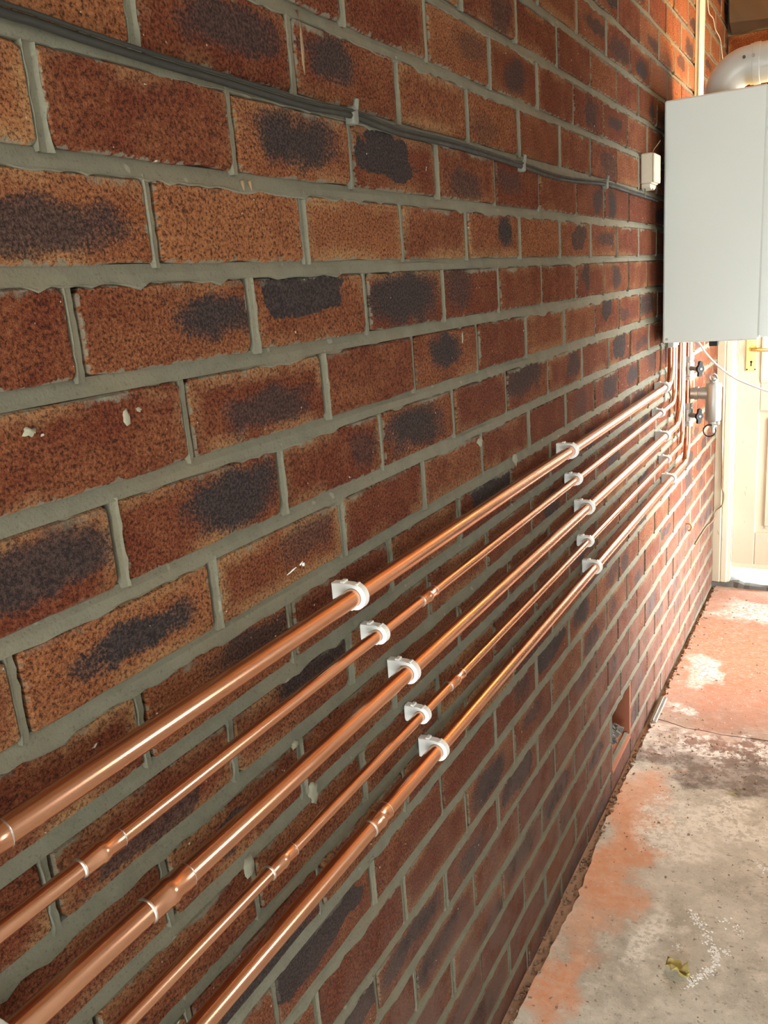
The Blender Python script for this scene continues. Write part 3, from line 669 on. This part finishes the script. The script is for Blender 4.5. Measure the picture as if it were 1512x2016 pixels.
# ------------------------------------------------------------------ white pipe clips
def clip(y, zc, xc, rr, label, wd=.0125):
    Ro = rr + .0042; Ri = rr + .0003; n = 40
    root = empty('pipe_clip', (0, y, zc))
    outer, inner = [], []
    for i in range(n):
        a = 2 * math.pi * i / n; ca, sa = math.cos(a), math.sin(a)
        inner.append((xc + Ri * ca, Ri * sa))
        if ca >= 0: k = (xc + Ro * ca, Ro * sa)
        else:       # square-shouldered back reaching the wall
            t = min((xc - .0005) / -ca if ca < -1e-6 else 1e9, (Ro + .0006) / abs(sa) if abs(sa) > 1e-6 else 1e9); k = (xc + t * ca, t * sa)
        outer.append(k)
    b = MB(); ch = .0012; lay = [(-wd/2, inner, .0), (-wd/2, outer, ch), (-wd/2 + ch, outer, 0), (wd/2 - ch, outer, 0), (wd/2, outer, ch), (wd/2, inner, 0)]
    vv = []
    for (yy, lp_, sh) in lay:
        for (x, z) in lp_:
            if sh: d = math.hypot(x - xc, z); x, z = xc + (x - xc) * (1 - sh / d), z * (1 - sh / d)
            vv.append((max(x, .0004), yy, z))
    ff = []
    for q in range(6):
        for i in range(n): ff.append((q*n+i, q*n+(i+1) % n, ((q+1) % 6)*n+(i+1) % n, ((q+1) % 6)*n+i))
    b.add(vv, ff); b.build('clip_body', WHITE_PL, root, auto=35)
    # hinged strap over the front with its catch notches
    st = MB(); a0, a1 = -1.95, 1.35; m_ = 22; vv = []
    for i in range(m_ + 1):
        a = a0 + (a1 - a0) * i / m_; ca, sa = math.cos(a), math.sin(a)
        for rad, yy in ((Ro - .001, -wd*.36), (Ro + .0014, -wd*.36), (Ro + .0014, wd*.36), (Ro - .001, wd*.36)): vv.append((xc + rad * ca, yy, rad * sa))
    ff = [(0, 1, 2, 3), tuple(m_*4+k for k in (3, 2, 1, 0))]
    for i in range(m_): ff += [(i*4+k, i*4+(k+1) % 4, (i+1)*4+(k+1) % 4, (i+1)*4+k) for k in range(4)]
    st.add(vv, ff); st.build('strap', WHITE_PL, root, auto=35)
    for (p_, q_) in (((xc * .42, -wd*.40, Ro + .0003), (xc * .62, wd*.40, Ro + .0032)), ((xc + Ro * .22, -wd*.36, Ro * .93), (xc + Ro * .42, wd*.36, Ro * 1.0 + .0016)), ((xc - Ro * .62, -wd*.36, -Ro - .0030), (xc - Ro * .20, wd*.36, -Ro + .001))):
        MB().box(p_, q_, .0006).build('catch', WHITE_PL, root, auto=35)
    return tag(root, label, 'clip', 'white pipe clips')
ordn = ['topmost', 'second', 'middle', 'fourth', 'lowest']
STN = [((.318, .372, .432, .468, .502), 'nearest column of clips on the %s copper pipe, white plastic pipe clip'),
       ((1.176, 1.226, 1.292, 1.307, 1.346), 'clip half way along the %s copper pipe, white plastic'),
       ((2.120, 2.088, 2.135, 2.190, 2.240), 'farthest white clip on the %s copper pipe, just below the boiler')]
LAB = ['white plastic pipe clip nearest the viewer on the %s copper pipe', 'white plastic clip half way along the %s copper pipe', 'farthest white clip on the %s copper pipe, by the boiler']
for k, (ys, _) in enumerate(STN):
    for i, yy in enumerate(ys):
        clip(yy, PIPES[i][0], PIPES[i][1], PIPES[i][2], LAB[k] % ordn[i])
clip(-.198, PIPES[2][0], PIPES[2][1], PIPES[2][2], 'white pipe clip cut off at the bottom left corner of the frame')

# ------------------------------------------------------------------ boiler and flue
BB = (.16, 2.33, -.25); boiler = empty('boiler', BB)
bx = MB(); bx.box((.022, 2.125, -.247), (.283, 2.535, .412), .004); rel(bx, 'casing', ENAMEL, boiler, BB, auto=30)
fp = []
fp += arc((.322, 2.147), .022, -math.pi, -math.pi / 2, 1)[:0]
loop = [(.2865, 2.125)] + arc((.312, 2.147), .022, -math.pi / 2, 0, 8) + arc((.312, 2.513), .022, 0, math.pi / 2, 8) + [(.2865, 2.535)]
fpn = MB(); fpn.prism(loop, 'z', -.2405, .410); rel(fpn, 'front_panel', ENAMEL, boiler, BB, auto=35)
tr = MB(); tr.box((.283, 2.130, -.235), (.2866, 2.530, .405)); rel(tr, 'seam_gasket', WHITE_PL, boiler, BB)
wbk = MB(); wbk.box((.002, 2.26, .30), (.022, 2.42, .36), .002); rel(wbk, 'wall_bracket', STEEL, boiler, BB)
bt = MB(); bt.box((.060, 2.20, -.254), (.24, 2.50, -.2465), .002); rel(bt, 'connection_plate', ENAMEL, boiler, BB)
bs = MB(); bs.box((.148, 2.150, -.263), (.172, 2.180, -.2465), .002); rel(bs, 'condensate_stub', BLACK, boiler, BB)
rv = MB(); rv.tube([(.034, 2.1245, -.236), (.034, 2.1225, -.236)], .004, 12); rel(rv, 'rivet', STEEL, boiler, BB)
tag(boiler, 'large white wall-hung boiler in the far corner', 'boiler')

FX, FY, FZc, FR = .145, 2.330, .503, .0505
FB = (FX, FY, .412); flue = empty('flue_pipe', FB)
el = [(FX, FY, .436)]; Rb = FZc - .436
for i in range(1, 15):
    a = math.pi / 2 * i / 14; el.append((FX + Rb - Rb * math.cos(a), FY, .436 + Rb * math.sin(a)))
el.append((FX + Rb + .012, FY, FZc))
e_ = MB().tube([(FX, FY, .428)] + el, FR, 32); rel(e_, 'elbow', FLUE_M, flue, FB, auto=50)
co = MB().tube([(FX, FY, .4125), (FX, FY, .420), (FX, FY, .421), (FX, FY, .434), (FX, FY, .435)], [.062, .062, .0555, .0555, .0505], 32); rel(co, 'collar', FLUE_M, flue, FB, auto=30)
x0 = FX + Rb + .004
sk = MB().tube([(x0, FY, FZc), (x0, FY, FZc), (x0 + .008, FY, FZc), (x0 + .009, FY, FZc), (x0 + .026, FY, FZc), (x0 + .027, FY, FZc)], [.0505, .0530, .0530, .0545, .0545, .0525], 32, False); skt = rel(sk, 'socket', FLUE_M, flue, FB, auto=30)
hp_ = MB().tube([(x0 + .026, FY, FZc), (RX + .10, FY, FZc)], .0525, 32); rel(hp_, 'flue_run', FLUE_M, flue, FB, auto=50)
for (dx, ang) in ((-.012, 0), (.012, 0)):
    q = MB().tube([(x0 + dx, FY - .0515, FZc + .012), (x0 + dx, FY - .0565, FZc + .012)], .0042, 12); rel(q, 'screw', SLATE if dx < 0 else STEEL, flue, FB)
tag(flue, 'white plastic flue elbow rising from the boiler top', 'flue')

# ------------------------------------------------------------------ valves and magnetic filter by the door
VB = (.10, 2.52, -.45); flt = empty('magnetic_filter', VB)
c = MB().tube([(.112, 2.52, -.548), (.112, 2.52, -.545), (.112, 2.52, -.540), (.112, 2.52, -.424), (.112, 2.52, -.418), (.112, 2.52, -.416)], [.015, .0245, .0265, .0265, .0240, .012], 28); rel(c, 'filter_body', STEEL, flt, VB, auto=35)
c = MB().tube([(.040, 2.52, -.452), (.052, 2.52, -.452), (.053, 2.52, -.452), (.064, 2.52, -.452), (.065, 2.52, -.452), (.071, 2.52, -.452), (.072, 2.52, -.452), (.094, 2.52, -.452)], [.020, .020, .0225, .0225, .0195, .0195, .021, .021], 20); rel(c, 'union', STEEL, flt, VB, auto=35)
c = MB().tube([(.112, 2.52, -.416), (.112, 2.52, -.408), (.112, 2.52, -.407), (.112, 2.52, -.398)], [.014, .014, .007, .007], 14); c.tube([(.118, 2.52, -.400)] + [(.112 + .012 * math.cos(t * .7), 2.508, -.398 + .012 * math.sin(t * .7)) for t in range(9)], .0025, 8); rel(c, 'air_vent', STEEL, flt, VB, auto=40)
c = MB().tube([(.112, 2.52, -.548), (.112, 2.52, -.556), (.112, 2.52, -.557), (.112, 2.52, -.566), (.112, 2.52, -.567), (.112, 2.52, -.586)], [.016, .016, .013, .013, .007, .007], 16); c.box((.118, 2.508, -.560), (.134, 2.524, -.548), .002); rel(c, 'drain_nipple', STEEL, flt, VB, auto=40)
c = MB().tube([(.104 + .020 * math.cos(a * .393), 2.506, -.578 + .020 * math.sin(a * .393)) for a in range(3, 18)], .0024, 8); rel(c, 'drain_cap_tie', BLACK, flt, VB, auto=60)
tag(flt, 'silver cylindrical filter on the pipework beside the door', 'filter')
for (zz, lab) in ((-.366, 'upper isolating valve with black butterfly handle under the boiler'), (-.525, 'lower isolating valve with black butterfly handle beside the silver filter')):
    VV = (.05, 2.50, zz); v = empty('isolating_valve', VV)
    c = MB().tube([(.030, 2.520, zz - .040), (.030, 2.520, zz - .028), (.030, 2.520, zz - .027), (.030, 2.520, zz + .027), (.030, 2.520, zz + .028), (.030, 2.520, zz + .040)], [.0175, .0175, .0155, .0155, .0175, .0175], 6); c.tube([(.030, 2.520, zz - .020), (.030, 2.520, zz + .020)], .0185, 16)
    c.tube([(.030, 2.515, zz), (.066, 2.490, zz)], .008, 12); rel(c, 'valve_body', STEEL, v, VV, auto=40)
    # butterfly lever: two rounded wings about a hub, facing down the garage
    lp_ = []
    for sg in (1, -1):
        lp_ += [(sg * x_, sg * z_) for x_, z_ in ((.0125, -.004), (.0130, 0), (.0125, .004), (.0105, .0078), (.0080, .0105), (.0070, .0150), (.0078, .0200), (.0072, .0240), (.0040, .0262), (-.0010, .0262), (-.0046, .0240), (-.0056, .0190), (-.0060, .0140), (-.0082, .0100), (-.0108, .0074))]
    hd = MB(); ax = Vector((.62, -.78, 0)); tx = Vector((.78, .62, 0)); cc = Vector((.070, 2.487, zz)); n = len(lp_)
    vv = [cc + tx * p_ + Vector((0, 0, q_)) for p_, q_ in lp_] + [cc + ax * .011 + tx * p_ * .92 + Vector((0, 0, q_ * .95)) for p_, q_ in lp_]
    hd.add(vv, [tuple(range(n)), tuple(range(2*n-1, n-1, -1))] + [(i, (i+1) % n, n+(i+1) % n, n+i) for i in range(n)])
    h = rel(hd, 'butterfly_handle', BLACK, v, VV, auto=40)
    s = MB(); s.tube([cc + ax * .0110, cc + ax * .0125], .0036, 12); s = rel(s, 'screw', STEEL, v, VV)
    tag(v, lab, 'valve')

# ------------------------------------------------------------------ cables, box, trunking
cy_ = [(-1.2, .176), (-.3, .176), (-.023, .174), (.042, .1705), (.122, .167), (.22, .1665), (.345, .163), (.439, .165), (.55, .1605), (.738, .161), (1.002, .155), (1.246, .151), (1.55, .161), (1.80, .157), (2.093, .154), (2.12, .154)]
pts = [(.0062 + .002 * math.sin(i * 2.1), y, z) for i, (y, z) in enumerate(cy_)]
def spline(pts, k=5):
    P_ = [Vector(q) for q in pts]; out = []
    for i in range(len(P_) - 1):
        p0, p1, p2, p3 = P_[max(i-1, 0)], P_[i], P_[i+1], P_[min(i+2, len(P_)-1)]
        for j in range(k):
            t = j / k; out.append(.5 * ((2*p1) + (p2-p0)*t + (2*p0-5*p1+4*p2-p3)*t*t + (3*p1-p0-3*p2+p3)*t**3))
    return out + [P_[-1]]
cable = tag(MB().tube(spline(pts), .0034, 12).build('black_cable', RUBBER, None, auto=60), 'old black cable clipped along a high mortar joint', 'cable')
pts2 = [(p_[0] + .0030, p_[1] + .0, p_[2] + .0049) for p_ in pts]
MB().tube(spline(pts2), .0017, 10).build('thin_cable', RUBBER, cable, auto=60)
for (yy, zz) in ((.440, .166), (1.003, .157), (1.552, .162)):
    k = MB(); k.box((.0, yy - .006, zz - .010), (.0125, yy + .007, zz + .009), .002); k.tube([(.010, yy + .003, zz + .006), (.012, yy + .004, zz + .016), (.008, yy + .006, zz + .018)], [.004, .003, .002], 8)
    k.build('cable_clip', CLIPGREY, cable, auto=40)

JB = (.0, 1.99, .215); box = empty('junction_box', JB)
k = MB(); k.box((.0, 1.932, .186), (.030, 2.012, .262), .003); rel(k, 'box_body', TRUNK_M, box, JB, auto=35)
k = MB(); k.box((.0305, 1.934, .189), (.036, 2.010, .260), .002); rel(k, 'box_lid', TRUNK_M, box, JB, auto=35)
k = MB(); k.prism([(1.936, .1765), (1.95, .171), (1.968, .177), (1.985, .172), (2.006, .178), (2.010, .1855), (1.934, .1855)], 'x', .002, .024); rel(k, 'broken_gland', TRUNK_M, box, JB)
for wp_ in ([(.018, 2.0, .262), (.020, 1.99, .272), (.026, 2.005, .285), (.03, 2.03, .300)], [(.010, 1.94, .174), (.012, 1.93, .160), (.009, 1.95, .155)]):
    k = MB(); k.tube(spline(wp_), .0014, 6); rel(k, 'loose_wire', OLDWIRE, box, JB)
tag(box, 'small cream junction box on the brick wall beside the boiler', 'junction box')

TB = (.0, 2.77, .5); tk = empty('cable_trunking', TB)
k = MB(); k.box((.0005, 2.715, .30), (.012, 2.795, 1.10), .001); k.box((.0118, 2.712, .30), (.0165, 2.798, 1.10), .0012); rel(k, 'channel', TRUNK_M, tk, TB, auto=30)
tag(tk, 'narrow cream vertical trunking strip on the wall above the boiler', 'trunking')
k = MB(); k.box((.0, 2.655, .47), (.020, 2.70, .505), .003); k.tube([(.02, 2.68, .488), (.024, 2.68, .488)], .006, 10)
w = MB().tube(spline([(.004, 2.90, .90), (.005, 2.941, .816), (.009, 3.02, .806), (.005, 3.10, .79), (.009, 3.187, .776), (.005, 3.26, .755), (.006, 3.30, .70), (.006, 3.31, .60)]), .0013, 8)
tag(w.build('hanging_wire', TRUNK_M, None, auto=60), 'thin pale wire hanging down the upper far corner of the wall', 'wire')
fx = MB().tube(spline([(.088, 2.30, -.2580), (.1, 2.3, -.269), (.118, 2.3, -.297), (.141, 2.3, -.324), (.171, 2.3, -.352), (.208, 2.3, -.378), (.252, 2.3, -.399), (.298, 2.3, -.417), (.36, 2.3, -.432), (.45, 2.3, -.44), (.60, 2.3, -.43), (.85, 2.32, -.40), (1.05, 2.33, -.28), (RX, 2.33, -.05)]), .0030, 10)
tag(fx.build('white_flex', WIRE_M, None, auto=60), 'white flex drooping from under the boiler across the door', 'cable')
ow = MB().tube(spline([(.026, 3.397, -.55), (.027, 3.397, -.70), (.028, 3.396, -.812), (.033, 3.396, -.93), (.033, 3.395, -.996), (.042, 3.394, -1.03), (.037, 3.394, -1.078), (.012, 3.392, -1.108), (.008, 3.36, -1.128), (.012, 3.334, -1.133), (.016, 3.31, -1.120), (.006, 3.277, -1.134), (.004, 3.21, -1.124), (.004, 3.10, -1.117), (.004, 2.9, -1.114)]), .0030, 8)
tag(ow.build('old_flex', OLDWIRE, None, auto=60), 'old brown flex running down the door frame on to the wall', 'cable')

# ------------------------------------------------------------------ air brick low in the wall
AB = (.0, 1.706, -1.29); ab = empty('air_brick', AB); z0, z1 = -1.374, -1.203; y0, y1 = VENT[0] - .004, VENT[1] + .004
k = MB(); k.box((-.110, y1 - .012, z0), (.0004, y1, z1), .001); rel(k, 'side_liner', TERRA, ab, AB)
k = MB(); k.prism([(-.110, z0 + .030), (.003, z0 - .002), (.003, z0 - .012), (-.110, z0 - .012)], 'y', y0, y1 - .012); rel(k, 'sill', TERRA, ab, AB)
k = MB(); k.box((-.115, y0, z0), (-.110, y1, z1)); rel(k, 'back', DARK, ab, AB)
k = MB(); k.box((-.110, y0, z0), (.0, y0 + .006, z1)); k.box((-.110, y0, z1 - .004), (.0, y1, z1)); rel(k, 'liner', SLATE, ab, AB)
rr_ = random.Random(21); k = MB()
def stone(mb_, c, s, rnd):
    base = [(1,0,0),(-1,0,0),(0,1,0),(0,-1,0),(0,0,1),(0,0,-1),(.6,.6,.6),(-.6,.6,.6),(.6,-.6,.6),(-.6,-.6,.6)]
    vs = [Vector(q) for q in base]; fs = [(0,6,4),(6,2,4),(2,7,4),(7,1,4),(1,9,4),(9,3,4),(3,8,4),(8,0,4),(0,2,6),(2,1,7),(1,3,9),(3,0,8),(0,5,2),(2,5,1),(1,5,3),(3,5,0)]
    R_ = Matrix.Rotation(rnd.uniform(0, 6.28), 3, 'Z') @ Matrix.Rotation(rnd.uniform(-.6, .6), 3, 'X')
    sc_ = Vector((s * rnd.uniform(.7, 1.2), s * rnd.uniform(.7, 1.3), s * rnd.uniform(.45, .8)))
    mb_.add([Vector(c) + R_ @ Vector((v.x * sc_.x, v.y * sc_.y, v.z * sc_.z)) * rnd.uniform(.85, 1.12) for v in vs], fs)
for i in range(110):
    yy = rr_.uniform(y0 + .012, y1 - .050); top = z1 - .030 - (yy - y0) * .62
    stone(k, (rr_.uniform(-.085, -.014), yy, rr_.uniform(z0 + .030, top)), rr_.uniform(.008, .018), rr_)
o = rel(k, 'rubble', SLATE, ab, AB); o['kind'] = 'stuff'
tag(ab, 'broken terracotta air vent low in the brick wall, clogged with rubble', 'air vent')

# ------------------------------------------------------------------ litter on the floor
k = MB(); rr_ = random.Random(33)
for i in range(620):
    y = rr_.uniform(.6, 3.38); x = abs(rr_.gauss(0, .013)) + .004
    if x > .06: continue
    s = rr_.uniform(.0015, .0055); stone(k, (x, y, FZ(y) - (.016 if x < edge_x(y) - .004 else 0) + s * .4), s, rr_)
for i in range(420):
    y = rr_.uniform(.6, 3.3); x = rr_.uniform(.04, .75); s = rr_.choice([.0012, .0018, .0018, .0026, .004]) * rr_.uniform(.7, 1.2)
    stone(k, (x, y, FZ(y) + s * .35), s, rr_)
for i in range(260):
    y = rr_.gauss(1.86, .09); x = rr_.uniform(.05, .6); s = rr_.uniform(.0012, .0032); stone(k, (x, y, FZ(y) + s * .35), s, rr_)
tag(k.build('rubble', RUBBLE), 'loose grit and brick crumbs along the foot of the wall', 'rubble', kind='stuff')
k = MB()   # spilt plaster in a curved streak beside the leaf
arc_pts = spline([(.282, 1.186), (.313, 1.150), (.340, 1.106), (.350, 1.066), (.341, 1.032), (.321, 1.002), (.312, .972)], 8)  if False else None
streak = [(.276, 1.195), (.300, 1.168), (.320, 1.136), (.338, 1.108), (.348, 1.085), (.350, 1.062), (.344, 1.040), (.332, 1.020), (.318, 1.000), (.312, .982)]
for a_, b_ in zip(streak, streak[1:]):
    for i in range(34):
        t = rr_.random(); x = a_[0] + (b_[0] - a_[0]) * t + rr_.gauss(0, .0052); y = a_[1] + (b_[1] - a_[1]) * t + rr_.gauss(0, .0062)
        s = rr_.uniform(.0010, .0034); stone(k, (x, y, FZ(y) + s * .12), s, rr_)
for (cx, cy2, nn_, sg) in ((.366, 1.104, 26, .006), (.378, 1.178, 24, .008), (.350, 1.196, 16, .008), (.272, 1.080, 22, .005), (.404, 1.413, 26, .010), (.20, 1.44, 60, .03), (.16, 1.58, 40, .03)):
    for i in range(nn_):
        x = cx + rr_.gauss(0, sg); y = cy2 + rr_.gauss(0, sg); s = rr_.uniform(.0009, .0028); stone(k, (x, y, FZ(y) + s * .12), s, rr_)
tag(k.build('plaster_flakes', FLAKE), 'white plaster crumbs spilt in a curved streak on the concrete', 'plaster', kind='stuff')
# curled dry leaf
LB = (.285, 1.005, FZ(1.0)); lf = empty('dry_leaf', LB)
k = MB(); nu, nv = 13, 9; vv = []
rl = random.Random(2)
for i in range(nu):
    t = i / (nu - 1); wdt = .0155 * math.sin(math.pi * min(1, t * .92 + .08)) ** .8 * (1 + .32 * math.sin(t * 19)) + .0006
    for j in range(nv):
        u = j / (nv - 1) * 2 - 1
        vv.append((-.026 + .052 * t, u * wdt, .004 + .010 * abs(u) ** 1.5 + .006 * math.sin(t * 7 + u * 2.2) + .004 * math.cos(t * 13 - u * 4) + .004))
fs = [(i*nv+j, (i+1)*nv+j, (i+1)*nv+j+1, i*nv+j+1) for i in range(nu-1) for j in range(nv-1)]
lm = mesh_obj('blade', vv, fs, LEAFM, lf, True); lm.rotation_euler = (0, 0, -.35)
md = lm.modifiers.new('thickness', 'SOLIDIFY'); md.thickness = .0006
st = MB().tube(spline([(-.024, 0, .008), (0, .001, .0065), (.024, 0, .009), (.036, -.004, .004)]), .0009, 6); so = st.build('stalk', OLDWIRE, lf); so.rotation_euler = (0, 0, -.35)
tag(lf, 'curled yellow dry leaf lying on the concrete floor', 'leaf')
for q in ((.300, 1.70, .5, 'thin straw stalk lying on the dark gritty concrete'), ):
    x, y, a, lab = q
    k = MB(); k.tube(spline([(x - .014, y, FZ(y) + .0016), (x, y + .003, FZ(y) + .0035), (x + .016, y - .002, FZ(y) + .0016)]), .0011, 6); k.tube(spline([(x, y + .003, FZ(y) + .003), (x + .006, y + .012, FZ(y) + .002), (x + .012, y + .014, FZ(y) + .0016)]), .0008, 6)
    tag(k.build('straw', LEAFM), lab, 'straw')
k = MB(); k.box((.012, 2.02, FZ(2.08) - .006), (.034, 2.20, FZ(2.08) + .006), .002); k.box((.020, 2.024, FZ(2.08) + .004), (.024, 2.196, FZ(2.08) + .010), .001)
tag(k.build('metal_strip', STEEL), 'short grey metal strip lying against the foot of the wall', 'strip')
# work lamp that gives the warm light, right of the frame
WL = (.62, 2.43, .55); wl = empty('work_lamp', WL)
k = MB().tube([(.62, 2.43, .585), (.62, 2.43, .630), (.62, 2.43, .635), (.62, 2.43, 1.118)], [.02, .018, .004, .004], 12); rel(k, 'lamp_cord', BLACK, wl, WL, auto=40)
tag(wl, 'hanging tungsten work lamp beside the boiler', 'lamp')
k = MB().tube(spline([(-.01, 2.70, -.972), (.012, 2.70, -.970), (.020, 2.70, -.980), (.018, 2.70, -.994), (.008, 2.70, -.998)]), .0038, 8)
tag(k.build('rusty_hook', plain('rust', (0.42, 0.13, 0.035), 0.7, vary=0.3), None, auto=60), 'small rusty hook driven into the lower brick wall near the door', 'hook')
